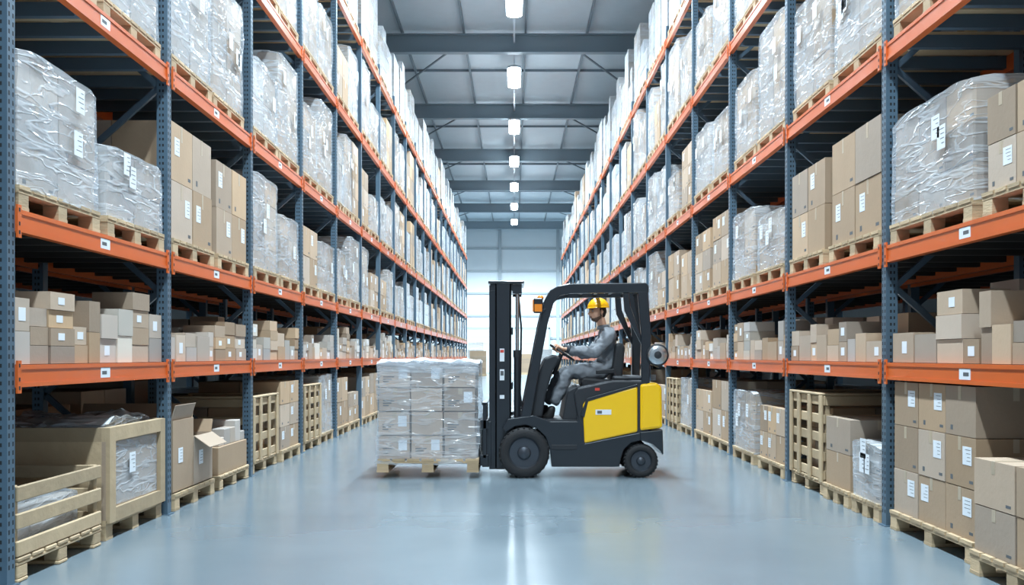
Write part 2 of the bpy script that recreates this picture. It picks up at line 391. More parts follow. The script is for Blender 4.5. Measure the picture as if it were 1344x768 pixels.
def rack(name,side,xf,start,step,n,levels,near=True):
    mb=MB(); D=1.12; top=7.55
    def B(x0,x1,*a):
        if side>0: mb.box(x0,x1,*a)
        else: mb.box(-x1,-x0,*a)
    def P(x,y,z): return (side*x,y,z)
    for i in range(n+1):
        y=start+i*step
        for xp in (xf,xf+D-.09):
            if y<30 and near:
                B(xp,xp+.012,y-.045,y+.045,0,top,BLUE); B(xp+.012,xp+.085,y-.045,y-.037,0,top,BLUE); B(xp+.012,xp+.085,y+.037,y+.045,0,top,BLUE)
                B(xp+.085,xp+.09,y-.045,y-.02,0,top,BLUE); B(xp+.085,xp+.09,y+.02,y+.045,0,top,BLUE)
            else: B(xp,xp+.09,y-.045,y+.045,0,top,BLUE)
            B(xp-.02,xp+.11,y-.07,y+.07,0,.008,BLUE)
            if near and y<17:
                k=0
                while .1+k*.05<top-.1:
                    z=.1+k*.05
                    if xp==xf:
                        B(xp-.001,xp,y-.03,y-.016,z,z+.026,HOLE); B(xp-.001,xp,y+.016,y+.03,z,z+.026,HOLE)
                    B(xp+.03,xp+.045,y-.0455,y-.045,z,z+.022,HOLE); B(xp+.058,xp+.07,y-.0455,y-.045,z,z+.022,HOLE)
                    k+=1
        z=.15; flip=0
        while z<top-.9:
            a,b=(xf+.08,xf+D-.08) if flip==0 else (xf+D-.08,xf+.08)
            mb.bar(P(a,y,z),P(b,y,z+.85),.045,.035,BRACE,up=(0,1,0)); z+=.85; flip^=1
        for z in (.15,top-.1): mb.bar(P(xf+.08,y,z),P(xf+D-.08,y,z),.045,.035,BRACE,up=(0,1,0))
    for b in range(n):
        ya=start+b*step+.046; yb=start+(b+1)*step-.046
        for L in levels:
            z=LV[L]
            for xp,fr in ((xf-.005,1),(xf+D-.05,0)):
                B(xp,xp+.05,ya,yb,z-BT/2,z+BT/2,ORANGE)
                if fr and near:
                    B(xp-.012,xp,ya,ya+.045,z-.1,z+.09,ORANGE); B(xp-.012,xp,yb-.045,yb,z-.1,z+.09,ORANGE)
                    B(xp-.006,xp,ya+.045,yb-.045,z+BT/2-.026,z+BT/2,ORANGE); B(xp-.006,xp,ya+.045,yb-.045,z-BT/2,z-BT/2+.026,ORANGE)
                    if b<5:
                        for yy in (ya+.012,yb-.034):
                            for zz in (z-.08,z-.03,z+.05): B(xp-.0135,xp-.012,yy,yy+.016,zz,zz+.022,HOLE)
                    if L<=3 and b<9:
                        for yy in (ya+step*.48,):
                            B(xp-.003,xp,yy-.08,yy+.08,z-.035,z+.035,LABEL); B(xp-.0036,xp-.003,yy-.06,yy+.02,z-.012,z+.012,INK)
            if L<=2:
                B(xf+.045,xf+D-.05,ya,yb,z+BT/2-.018,z+BT/2,DECK)
            nb=6 if b<12 else 3
            for k in range(nb):
                yy=ya+(yb-ya)*(k+.5)/nb; B(xf+.045,xf+D-.05,yy-.03,yy+.03,z-.03,z+BT/2-.02 if L<=2 else z+BT/2,DECK if L<=2 else BRACE)
    ob=mb.build(name); return ob

rack('pallet_rack',-1,XF,5.84,2.68,21,[1,2,3,4,5])
rack('pallet_rack',1,XF,5.09,2.86,20,[1,2,3,4,5])
fill(-1,XF,5.84,2.68,21,[0,1,2,3,4,5])
fill(1,XF,5.09,2.86,20,[0,1,2,3,4,5])
# back-to-back racks facing neighbouring aisles
rack('pallet_rack',-1,XF+1.3,5.84,2.68,12,[1,2,3,4],False)
rack('pallet_rack',1,XF+1.3,5.09,2.86,12,[1,2,3,4],False)
fill(-1,XF+1.3,5.84,2.68,12,[0,1,2,3,4]); fill(1,XF+1.3,5.09,2.86,12,[0,1,2,3,4])
for (s,l,x),mb in farmb.items():
    mb.build('stacked_pallet_loads' if l!=1 else 'shelf_cartons')

# ------------------------------------------------------------ room
def floor_mat():
    m,n,p=nt('polished_concrete'); N=n.nodes;L=n.links
    tc=N.new('ShaderNodeTexCoord'); a=N.new('ShaderNodeTexNoise'); a.inputs['Scale'].default_value=.55; a.inputs['Detail'].default_value=8
    L.new(tc.outputs['Object'],a.inputs['Vector'])
    r=N.new('ShaderNodeValToRGB'); r.color_ramp.elements[0].position=.3; r.color_ramp.elements[1].position=.7
    r.color_ramp.elements[0].color=(.15,.195,.225,1); r.color_ramp.elements[1].color=(.18,.23,.262,1); L.new(a.outputs[0],r.inputs[0])
    sp=N.new('ShaderNodeSeparateXYZ'); L.new(tc.outputs['Object'],sp.inputs[0])
    def line(out,period,off,w):
        ad=N.new('ShaderNodeMath');ad.operation='ADD';ad.inputs[1].default_value=off;L.new(out,ad.inputs[0])
        mo=N.new('ShaderNodeMath');mo.operation='PINGPONG';mo.inputs[1].default_value=period/2;L.new(ad.outputs[0],mo.inputs[0])
        lt=N.new('ShaderNodeMath');lt.operation='LESS_THAN';lt.inputs[1].default_value=w;L.new(mo.outputs[0],lt.inputs[0]);return lt.outputs[0]
    l1=line(sp.outputs[1],6.0,-8.4,.009)
    mx=N.new('ShaderNodeMix');mx.data_type='RGBA';mx.inputs[7].default_value=(.06,.08,.10,1)
    sc=N.new('ShaderNodeMath');sc.operation='MULTIPLY';sc.inputs[1].default_value=.75;L.new(l1,sc.inputs[0])
    L.new(sc.outputs[0],mx.inputs[0]);L.new(r.outputs[0],mx.inputs[6]);L.new(mx.outputs[2],p.inputs['Base Color'])
    b=N.new('ShaderNodeTexNoise');b.inputs['Scale'].default_value=1.6;b.inputs['Detail'].default_value=5;L.new(tc.outputs['Object'],b.inputs['Vector'])
    mr=N.new('ShaderNodeMapRange');mr.inputs[3].default_value=.17;mr.inputs[4].default_value=.27;L.new(b.outputs[0],mr.inputs[0]);L.new(mr.outputs[0],p.inputs['Roughness'])
    p.inputs['Specular IOR Level'].default_value=1.0
    return m
YB=78.0; WX=11.5; CZ=11.35; Y0=-6
mb=MB(); mb.box(-WX-.2,WX+.2,Y0,YB+.3,-.2,0,floor_mat()); mb.build('floor')
CEILM=pmat('roof_sheet',(.50,.58,.63),.5,var=.05)
mb=MB(); mb.box(-WX-.2,WX+.2,Y0,YB+.3,CZ,CZ+.15,CEILM)
mb.build('ceiling')
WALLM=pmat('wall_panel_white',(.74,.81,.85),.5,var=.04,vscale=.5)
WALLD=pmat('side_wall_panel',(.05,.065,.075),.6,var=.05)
GIRT=pmat('girt_steel',(.40,.46,.50),.5,metal=.2)
mb=MB(); mb.box(-WX,WX,YB,YB+.2,0,CZ,WALLM)
mb.build('wall_back')
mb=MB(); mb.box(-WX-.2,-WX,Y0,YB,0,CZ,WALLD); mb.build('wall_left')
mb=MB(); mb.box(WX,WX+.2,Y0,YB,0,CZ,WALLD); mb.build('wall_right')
mb=MB()
for z in (2.6,4.3,6.0,7.7,9.4): mb.box(-WX,WX,YB-.09,YB,z,z+.14,GIRT)
for xx in (-10,-6,-1.2,3.2,7.5): mb.box(xx,xx+.22,YB-.2,YB-.09,0,CZ,GIRT)
mb.build('trim_1')
DOORM=pmat('sectional_door_panel',(.62,.68,.72),.45)
for nn,(xa,xb) in enumerate(((-4.6,-1.6),(-.6,2.6))):
    mb=MB()
    for k in range(6): mb.box(xa,xb,YB-.3,YB-.22,.02+k*.55,.55+k*.55,DOORM)
    mb.box(xa-.12,xa,YB-.32,YB-.2,0,3.45,GIRT); mb.box(xb,xb+.12,YB-.32,YB-.2,0,3.45,GIRT); mb.box(xa-.12,xb+.12,YB-.32,YB-.2,3.35,3.5,GIRT)
    mb.build('door_%d'%(nn+1))
FR=pmat('roof_steel',(.23,.295,.34),.45,metal=.3)
PU=pmat('purlin_steel',(.17,.215,.25),.5,metal=.2)
mb=MB(); y=31.5-8.75*4
while y<YB:
    mb.box(-WX,WX,y-.02,y+.0,10.62,11.2,FR); mb.box(-WX,WX,y-.13,y+.11,10.62,10.66,FR); mb.box(-WX,WX,y-.13,y+.11,11.16,11.2,FR)
    for xx in (-8,-4,0,4,8): mb.box(xx-.01,xx+.01,y-.12,y+.1,10.66,11.16,FR)
    y+=8.75
mb.build('roof_frame')
mb=MB(); xx=-WX+.45
while xx<WX:
    mb.box(xx-.03,xx+.03,Y0,YB,11.22,11.35,PU); xx+=1.9
y=31.5-8.75*4
while y<YB:
    mb.box(-WX,WX,y+4.37-.03,y+4.37+.03,11.27,11.35,PU)
    for s in (-1,1): mb.bar((s*1.4,y,11.12),(s*5.5,y+8.75,11.12),.05,.05,PU)
    y+=8.75
mb.build('roof_purlins')
# lights
LED=emat('led_diffuser',(.82,.93,1.0),45)
HOUS=pmat('lamp_housing',(.5,.55,.6),.4,metal=.4)
LC=(.74,.895,1.0)
def capsule(mb,x,y,w,ln,z0,z1,mat,n=12):
    r=w/2; pts=[]
    for i in range(n+1):
        t=math.pi*i/n; pts.append((x+r*math.cos(t),y+ln/2-r+r*math.sin(t)))
    for i in range(n+1):
        t=math.pi+math.pi*i/n; pts.append((x+r*math.cos(t),y-ln/2+r+r*math.sin(t)))
    k=len(pts); vs=[(a,b,z0) for a,b in pts]+[(a,b,z1) for a,b in pts]
    mb.raw(vs,[tuple(range(k-1,-1,-1)),tuple(range(k,2*k))]+[(i,(i+1)%k,(i+1)%k+k,i+k) for i in range(k)],mat)
def lamp(x,y,z,power,ln=2.3,w=.44,spread=150):
    e=empty('linear_highbay_lamp',(x,y,z))
    wt=z+.42 if x==0 else CZ
    mb=MB(); capsule(mb,x,y,w,ln,z,z+.07,HOUS); mb.box(x-.06,x+.06,y-ln/2+.3,y+ln/2-.3,z+.07,z+.13,HOUS)
    mb.bar((x,y-.5,z+.13),(x,y-.5,wt),.012,.012,HOUS); mb.bar((x,y+.5,z+.13),(x,y+.5,wt),.012,.012,HOUS); mb.build('housing',e)
    mb=MB(); capsule(mb,x,y,w-.03,ln-.03,z-.08,z-.001,LED); mb.build('diffuser',e)
    ld=bpy.data.lights.new('lamp_light','AREA'); ld.shape='RECTANGLE'; ld.size=w-.1; ld.size_y=ln-.3; ld.energy=power; ld.color=LC; ld.spread=math.radians(spread)
    o=bpy.data.objects.new('lamp_light',ld); o.location=(x,y,z-.1); scene.collection.objects.link(o); par(o,e)
y=33.7-7.28*5
while y<YB-4:
    lamp(0,y,10.5,930 if y>8 else 830); y+=7.28
for s in (-1,1):
    for y in (14,34): lamp(s*8.4,y,10.5,110)
    lamp(s*4,69.5,10.5,2300)  # pair added only to brighten the back wall, outside the aisle row
mb=MB(); mb.bar((0,Y0,10.96),(0,YB,10.96),.06,.06,HOUS); mb.build('cable_tray')

for (x,y,h,k) in ((-2.9,66,1.5,'carton'),(-1.6,68,1.2,'carton'),(1.4,67,1.6,'wrap'),(2.8,69,1.2,'carton'),(.1,71,1.3,'carton'),(-3.2,70,2.1,'wrap'),(3.6,65.5,1.7,'carton')):
    mb=load(k,1.1,1.1,h,3,4,False); mb.build(NAMES[k],loc=(x,y,.001))

# ------------------------------------------------------------ hero load on forks
def C(px,py,Y): return ((px-675)*Y/F, H-(py-467)*Y/F)
def V(px,py,Y): x,z=C(px,py,Y); return Vector((x,Y,z))
NY=11.0
lw=1.10; x0=C(494,0,NY)[0]; z0=.062
HCARD=pmat('wrapped_carton_side',(.44,.34,.265),.7,island=.3,var=.06)
GAP=pmat('carton_gap_shadow_board',(.10,.08,.065),.9)
def hero():
    m=MB()
    sub=MB(); pallet(sub,1.1,lw,True)
    m.add(sub,Matrix(((0,1,0,0),(1,0,0,0),(0,0,1,0),(0,0,0,1))))
    m.f=[tuple(reversed(f)) for f in m.f]
    bw=(lw-.04)/3; bh=.258
    for k in range(4):
        for i in range(3):
            for j in range(3):
                a=.02+i*bw+random.uniform(-.006,.006); y=.03+j*.35+random.uniform(0,.014); z=PH+k*bh
                hh=bh if k<3 else bh*random.uniform(.84,.98)
                m.box(a,a+bw-.020,y,y+.33,z+.001,z+hh-.012,HCARD)
                if j==0:
                    m.box(a+bw/2-.025,a+bw/2+.02,y-.0014,y,z+hh*.7,z+hh-.012,TAPE)
                    if random.random()<.6:
                        for q in range(3): m.box(a+bw*.12,a+bw*(.3+.08*q),y-.0012,y,z+bh*(.2+.1*q),z+bh*(.25+.1*q),INK)
                    if random.random()<.6: m.box(a+bw*.60,a+bw*.86,y-.0012,y,z+bh*.35,z+bh*.8,LABEL)
    shell(m,-.008,lw+.008,.0,1.1,PH-.06,PH+4*bh+.01,FILMH,.035,.018,4.2,FILMT,3.0)
    shell(m,-.003,lw+.003,.006,1.09,PH+4*bh-.11,PH+4*bh+.0,FILM,.03,.016,7.7,FILMT,2.0)
    return m
hero().build('wrapped_pallet_load',loc=(x0,NY+.02,z0))

# ------------------------------------------------------------ forklift
BLK=pmat('charcoal_paint',(.014,.018,.024),.3,var=.1,coat=.35)
RUB=pmat('tyre_rubber',(.014,.015,.017),.7,bump=.2,bscale=60)
PLAS=pmat('black_plastic',(.018,.021,.026),.5)
YEL=pmat('yellow_paint',(.95,.56,.004),.25,coat=.5)
RIM=pmat('wheel_rim_grey',(.06,.07,.085),.4,metal=.5)
STEEL=pmat('polished_rod',(.55,.58,.6),.25,metal=.9)
SEAT=pmat('seat_vinyl',(.015,.017,.02),.6,bump=.1)
AMB=pmat('amber_lens',(.85,.25,.02),.3)
RED=pmat('red_sticker',(.6,.06,.04),.5)
fk=empty('forklift',(1.0,11.5,0))
YA,YZ=11.05,12.02
def PR(name,pts,y0,y1,mat,bev=.012,pl=None):
    pl=pl or y0
    m=MB(); m.prism([C(a,b,pl) for a,b in pts],y0,y1,mat); return m.build(name,fk,bevel=bev)
PR('chassis',[(724,613),(722,592),(716,574),(704,562),(690,558),(676,560),(664,568),(659,562),(666,550),(700,545),(722,553),(757,553),(757,545),(768,560),(768,582),(838,568),(869,566),(870,598),(866,590),(856,581),(842,578),(829,581),(819,590),(815,602),(813,613)],YA+.01,YZ-.01,BLK,.01)
PR('hood_core',[(753,517),(758,509),(804,499),(850,499),(853,506),(853,568),(768,584),(760,560)],YA+.015,YZ-.015,PLAS,.02)
PR('side_cover',[(765,531),(771,524),(837,507),(837,567),(767,582)],YA-.005,YZ+.005,YEL,.018)
PR('counterweight',[(840,504),(862,502),(869,508),(870,562),(840,566)],YA-.005,YZ+.005,YEL,.03)
PR('lower_counterweight',[(840,567),(870,564),(871,597),(867,592),(857,583),(840,578)],YA-.002,YZ+.002,BLK,.012)
PR('cover_trim',[(762,545),(770,523),(837,504),(837,507),(772,527),(767,548)],YA-.012,YZ+.012,BLK,.004)
PR('floor_plate',[(700,551),(757,551),(757,556),(700,556)],YA+.02,YZ-.02,PLAS,.004)
PR('front_cowl',[(690,548),(703,497),(716,470),(728,465),(736,470),(726,486),(716,520),(712,548)],YA+.12,YZ-.12,PLAS,.02)
PR('seat_pedestal',[(738,552),(745,513),(758,506),(768,510),(768,552)],YA+.05,YZ-.05,PLAS,.015)
PR('step',[(724,584),(757,584),(757,590),(724,590)],YA-.0,YA+.03,PLAS,.003)
for ya in (YA+.01,YZ-.08):
    m=MB(); o=[(683,548),(697,478),(708,420),(715,393),(722,381),(733,375),(748,372),(848,371),(852,375),(852,384),(838,384),(748,385),(735,388),(727,397),(719,425),(709,480),(697,548)]
    m.prism([C(a,b,YA) for a,b in o],ya,ya+.07,BLK)
    m.prism([C(a,b,YA) for a,b in [(837,382),(851,382),(855,440),(853,503),(842,503),(842,440)]],ya,ya+.07,BLK)
    m.prism([C(a,b,YA) for a,b in [(818,384),(826,384),(828,402),(842,440),(842,452),(820,408)]],ya+.01,ya+.05,BLK)
    m.build('guard_side_frame',fk,bevel=.01)
m=MB()
for px in (722,748,768,788,808,828,846):
    x,z=C(px,378 if px>730 else 386,YA); m.box(x-.02,x+.02,YA+.05,YZ-.05,z-.025,z+.02,BLK)
m.build('guard_roof_bars',fk,bevel=.005)
def wheel(name,cx,cz,r,y0,w,out):
    m=MB(); c=(cx,y0,cz); a=(0,1,0)
    m.lathe([(r*.62,0.01),(r*.70,0.0),(r*.9,.004),(r*.975,.02),(r,.045),(r,w-.045),(r*.975,w-.02),(r*.9,w-.004),(r*.62,w)],c,a,48,RUB,True,False)
    for i in range(28):
        t=2*math.pi*i/28
        for yy,dt in ((y0+.012,0),(y0+w*.55,.1)):
            p=Vector((cx+math.cos(t+dt)*r*.985,yy,cz+math.sin(t+dt)*r*.985)); q=Vector((cx+math.cos(t+dt+.05)*r*.985,yy+w*.36,cz+math.sin(t+dt+.05)*r*.985))
            m.bar(p,q,.02,.012,RUB,up=(math.cos(t),0,math.sin(t)))
    s=0 if out<0 else w; k=1 if out<0 else -1
    m.lathe([(r*.64,s+k*.005),(r*.60,s+k*.02),(r*.52,s+k*.05),(r*.30,s+k*.055),(r*.26,s+k*.02),(r*.2,s+k*.005),(.001,s+k*.0)],c,a,40,RIM,True,False)
    m.lathe([(r*.63,.03),(r*.63,w-.03)],c,a,32,RIM,True,True)
    for i in range(6):
        t=math.pi*2*i/6; p=Vector((cx+math.cos(t)*r*.41,y0+s+k*.053,cz+math.sin(t)*r*.41)); m.lathe([(.015,-.02),(.015,.02),(.001,.022)] if k<0 else [(.001,-.022),(.015,-.02),(.015,.02)],p,a,6,STEEL,False,False)
    m.build(name,fk)
fx=C(688,0,NY)[0]; rx=C(842,0,NY)[0]
wheel('front_wheel_near',fx,.272,.272,NY,.19,-1); wheel('front_wheel_far',fx,.272,.272,YZ-.14,.19,1)
wheel('rear_wheel_near',rx,.182,.182,NY+.03,.15,-1); wheel('rear_wheel_far',rx,.182,.182,YZ-.13,.15,1)
m=MB(); m.cyl((fx,NY+.15,.272),(fx,YZ-.1,.272),.07,BLK); m.cyl((rx,NY+.15,.182),(rx,YZ-.1,.182),.05,BLK); m.box(fx-.12,fx+.15,NY+.22,YZ-.17,.16,.5,BLK); m.build('axles',fk,bevel=.01)
m=MB(); MY=11.18
for ya,yb in ((MY,MY+.08),(11.80,11.88)):
    a=C(650,0,MY)[0]; b=C(671,0,MY)[0]; zt=C(0,371,MY)[1]
    m.box(a,b,ya,ya+.018 if ya==MY else yb,.09,zt,BLK) if ya==MY else m.box(a,b,yb-.018,yb,.09,zt,BLK)
    m.box(a,a+.02,ya,yb,.09,zt,BLK); m.box(b-.02,b,ya,yb,.09,zt,BLK)
    a2=C(642,0,MY)[0]; y2=ya+.025 if ya==MY else ya-.02
    m.box(a2,a+.1,y2,y2+.05,.075,zt-.03,BLK)
m.build('mast_channels',fk,bevel=.004)
m=MB()
for z,hh in ((zt-.09,.09),(1.55,.08),(.95,.08),(.25,.1)):
    m.box(a2+.01 if z>2 else b-.03,b+.02,MY+.02,11.86,z,z+hh,BLK)
m.box(a2-.01,C(688,0,MY)[0],MY-.01,11.89,zt-.01,zt+.02,BLK)
m.build('mast_crossmembers',fk,bevel=.006)
m=MB(); cxm=C(679,0,MY)[0]
for yy in (MY+.06,11.80):
    m.cyl((cxm,yy,.3),(cxm,yy,1.35),.038,BLK); m.cyl((cxm,yy,1.35),(cxm,yy,zt-.02),.02,STEEL); m.cyl((cxm,yy,1.3),(cxm,yy,1.38),.045,PLAS)
    m.box(cxm-.05,cxm+.05,yy-.04,yy+.04,zt-.12,zt-.02,BLK)
m.build('lift_cylinders',fk)
m=MB()
for k in range(34):
    z=.5+k*.045; m.box(cxm-.03+.03,cxm-.03+.05,11.47,11.5,z,z+.035,PLAS)
for off in (.0,.03,.06): m.path([(cxm+.01,11.33+off,zt-.1),(cxm+.045,11.33+off,zt-.5),(cxm+.03,11.33+off,.9),(cxm+.07,11.33+off,.62)],.011,PLAS,8)
m.build('chain_and_hoses',fk)
m=MB(); p=V(668,548,MY+.1); q=V(704,541,MY+.1)
m.cyl(p,p+(q-p)*.45,.018,STEEL); m.cyl(p+(q-p)*.4,q,.034,BLK)
p.y=q.y=11.78; m.cyl(p,q,.03,BLK)
m.prism([C(u,v,MY) for u,v in [(655,560),(690,552),(690,580),(672,600),(655,606)]],MY+.1,11.78,BLK)
m.build('tilt_cylinders',fk)
m=MB(); ca=C(630,0,11.15)[0]; cb=C(641,0,11.15)[0]
m.box(ca,cb,11.15,11.93,.12,.24,BLK); m.box(ca,cb,11.15,11.93,.52,.62,BLK)
for yy in (11.15,11.30,11.45,11.60,11.75,11.90): m.box(ca+.03,cb-.02,yy,yy+.03,.2,.80,BLK)
m.box(ca+.02,cb-.01,11.15,11.93,.78,.81,BLK)
m.box(ca+.02,cb+.03,11.2,11.24,.1,.6,BLK)
m.build('carriage',fk,bevel=.005)
m=MB(); ft=C(508,0,11.2)[0]
for ya in (11.24,11.74):
    m.box(ca-.035,ca+.002,ya,ya+.11,.13,.60,BLK)
    vs=[(ft,.165),(ca+.0,.172),(ca+.0,.128),(ft+.3,.13),(ft,.155)]
    m.prism(vs,ya,ya+.11,BLK)
m.build('forks',fk,bevel=.004)
m=MB(); SY0,SY1=11.30,11.80
m.prism([C(a,b,SY0) for a,b in [(762,500),(766,495),(803,499),(806,509),(764,509)]],SY0,SY1,SEAT)
m.prism([C(a,b,SY0) for a,b in [(800,507),(806,470),(809,452),(816,449),(821,455),(819,480),(816,509)]],SY0+.02,SY1-.02,SEAT)
m.build('seat',fk,bevel=.03,seg=3)
m=MB()
for y in (SY0-.03,SY1): m.prism([C(a,b,SY0) for a,b in [(782,486),(806,484),(808,490),(782,491)]],y+.0,y+.03,SEAT)
m.path([V(806,489,SY0-.02),V(811,505,SY0-.02)],.012,PLAS)
m.build('armrests',fk,bevel=.008)
SC=V(738,463,11.55); SA=Vector((.55,0,.835)).normalized(); SR=.155; ST=.012
U=Vector((-.835,0,.55)).normalized(); W=Vector((0,-1,0))
m=MB(); m.torus(SC,SA,SR,ST,PLAS); m.lathe([(.04,-.02),(.045,0),(.03,.015),(.001,.018)],SC,SA,20,PLAS)
for t in (0,2.1,4.2):
    d=U*math.cos(t)+W*math.sin(t); m.bar(SC,SC+d*SR,.025,.01,PLAS,up=tuple(SA))
m.cyl(SC-SA*.02,V(727,492,11.55),.025,PLAS)
m.build('steering_wheel',fk)
m=MB()
for i,yy in enumerate((11.72,11.77,11.82)):
    m.path([V(732,484,yy),V(736,468,yy)],.006,STEEL,8); m.ball(V(736,466,yy),(.016,.016,.02),PLAS)
m.build('hydraulic_levers',fk)
m=MB()
m.path([V(716,406,YA),V(709,409,YA)],.01,BLK); m.path([V(706,410,YA),V(706,393,YA)],.01,BLK)
p=V(707,402,YA); m.box(p.x-.055,p.x+.045,YA-.06,YA+.06,p.z-.075,p.z+.085,BLK); m.build('head_lamp_housing',fk,bevel=.012)
m=MB(); m.box(p.x-.065,p.x-.052,YA-.05,YA+.05,p.z-.06,p.z+.07,AMB); m.box(p.x-.045,p.x+.035,YA-.066,YA-.058,p.z-.06,p.z+.02,AMB); m.ball((p.x+.02,YA,p.z+.09),(.035,.035,.03),AMB); m.build('amber_lens',fk)
m=MB(); c=V(863,466,YA); m.lathe([(.075,.10),(.118,.06),(.122,.0),(.118,-.02),(.105,-.022)],c,(0,1,0),32,PLAS,True,False)
m.lathe([(.105,-.018),(.09,-.03),(.06,-.035),(.001,-.037)],c,(0,1,0),32,STEEL,True,False); m.lathe([(.04,-.04),(.001,-.045)],c,(0,1,0),20,PLAS,True,False)
m.bar(V(850,462,YA+.05),V(862,464,YA+.05),.05,.05,BLK); m.bar(V(852,476,YA+.05),V(866,482,YA+.05),.03,.02,BLK)
m.build('rear_work_lamp',fk)
m=MB()
def stk(px,py,w,h,Y,mat): x,z=C(px,py,Y); m.box(x-w/2,x+w/2,Y-.004,Y-.001,z-h/2,z+h/2,mat)
stk(659,466,.05,.14,MY,LABEL); stk(659,492,.05,.12,MY,LABEL); stk(659,461,.04,.03,MY-.002,RED); stk(659,490,.035,.05,MY-.002,INK); stk(659,521,.05,.04,MY,LABEL)
stk(792,541,.17,.055,YA-.006,LABEL); stk(787,541,.05,.03,YA-.009,INK); stk(784,511,.05,.03,YA+.012,RED)
m.build('stickers',fk)
m=MB(); m.box(*(C(806,0,YA)[0],C(850,0,YA)[0]),YA+.1,YZ-.1,C(0,500,YA)[1],C(0,494,YA)[1],PLAS); m.build('engine_cover',fk,bevel=.02)

# ------------------------------------------------------------ driver
dr=empty('forklift_driver',(1.05,11.55,.9))
GREY=pmat('grey_coverall',(.20,.215,.235),.85,var=.18,vscale=8,bump=.5,bscale=11)
DGREY=pmat('dark_trim_fabric',(.05,.055,.065),.8)
SKIN=pmat('skin',(.66,.36,.235),.5,var=.06)
LIPS=pmat('lips',(.40,.15,.12),.5)
HAIR=pmat('dark_hair',(.03,.02,.015),.7)
STUB=pmat('short_beard',(.16,.09,.06),.8)
HELM=pmat('yellow_hard_hat',(.95,.45,.005),.25,coat=.4)
BOOT=pmat('work_boot',(.025,.023,.022),.6)
EYE=pmat('eye_white',(.6,.6,.6),.3)
def skinobj(name,vs,es,rs,mat,root=0,sub=2,rough=0):
    me=bpy.data.meshes.new(name); me.from_pydata([tuple(v) for v in vs],es,[]); me.materials.append(mat)
    ob=bpy.data.objects.new(name,me); scene.collection.objects.link(ob)
    md=ob.modifiers.new('skin','SKIN'); md.use_smooth_shade=True; md.branch_smoothing=.6
    for i,r in enumerate(rs):
        d=me.skin_vertices[0].data[i]; d.radius=(r,r) if not isinstance(r,tuple) else r; d.use_root=(i==root)
    s=ob.modifiers.new('sub','SUBSURF'); s.levels=sub; s.render_levels=sub
    if rough:
        tx=bpy.data.textures.new(name+'_folds','CLOUDS'); tx.noise_scale=.07; tx.noise_depth=1
        dm=ob.modifiers.new('folds','DISPLACE'); dm.texture=tx; dm.strength=rough; dm.mid_level=.5; dm.texture_coords='GLOBAL'
    par(ob,dr); return ob
BY=11.55
def bp(px,py,dy=0):
    v=V(px,py,BY); v.y+=dy; return v
def rim(th): return SC+(U*math.cos(th)+W*math.sin(th))*SR
thN,thF=math.radians(75),math.radians(-60)
RN,RF=rim(thN),rim(thF)
def wristof(R,elb): return R+(elb-R).normalized()*.085+SA*.03
elN=bp(778,464,-.27); elF=bp(772,466,.25)
wN=wristof(RN,elN); wF=wristof(RF,elF)
vs=[bp(796,486),bp(797,470),bp(796,454),bp(796,441),bp(792.5,431),
    bp(797,438,-.10),bp(797,440,-.175),bp(789,452,-.225),elN,elN.lerp(wN,.5),wN,
    bp(797,438,.10),bp(797,440,.175),bp(788,454,.22),elF,elF.lerp(wF,.5),wF,
    bp(790,487,-.09),bp(768,487,-.12),bp(745,488,-.14),bp(735,510,-.14),bp(725,531,-.14),
    bp(790,487,.09),bp(766,487,.12),bp(738,490,.14),bp(728,512,.14),bp(717,531,.14)]
es=[(0,1),(1,2),(2,3),(3,4),(3,5),(5,6),(6,7),(7,8),(8,9),(9,10),(3,11),(11,12),(12,13),(13,14),(14,15),(15,16),
    (0,17),(17,18),(18,19),(19,20),(20,21),(0,22),(22,23),(23,24),(24,25),(25,26)]
rs=[.145,.14,.145,.12,.066, .095,.085,.073,.064,.058,.042, .095,.085,.073,.064,.058,.042,
    .118,.10,.085,.076,.064,.118,.10,.085,.076,.064]
skinobj('coverall_body',vs,es,rs,GREY,sub=3,rough=.04)
m=MB()
m.ball(bp(789,480),(.11,.125,.085),GREY,24,16)
m.build('coverall_front',dr)
m=MB()
cc=bp(791.5,428.5); vs_=[];n=28
for j,(ro,zo) in enumerate(((.066,-.03),(.067,.0),(.061,.016),(.055,.012),(.053,-.02))):
    for i in range(n):
        t=2*math.pi*i/n; vs_.append(cc+Vector((math.cos(t)*ro*1.05,math.sin(t)*ro,zo+.010*math.cos(t))))
m.raw(vs_,[(j*n+i,j*n+(i+1)%n,(j+1)*n+(i+1)%n,(j+1)*n+i) for j in range(4) for i in range(n)],GREY,True)
m.build('collar',dr)
m=MB()
for w_,e_ in ((wN,elN),(wF,elF)):
    d=(e_-w_).normalized(); m.lathe([(.036,-.012),(.042,-.008),(.044,.025),(.038,.03)],w_,d,20,DGREY)
m.build('cuffs',dr)
skinobj('neck',[bp(793,434),bp(789,423),bp(787,413)],[(0,1),(1,2)],[.056,.054,.056],SKIN)
for dy,(ax,ay) in ((-.14,(724,534)),(.14,(716,534))):
    skinobj('boot',[bp(ax,ay-3,dy),bp(ax-.5,ay+6,dy),bp(ax-1,ay+11.5,dy),bp(ax-10,ay+13,dy),bp(ax-18,ay+14,dy),bp(ax+4,ay+12.5,dy)],[(0,1),(1,2),(2,3),(3,4),(2,5)],[.058,.053,.044,.044,.037,.036],BOOT)
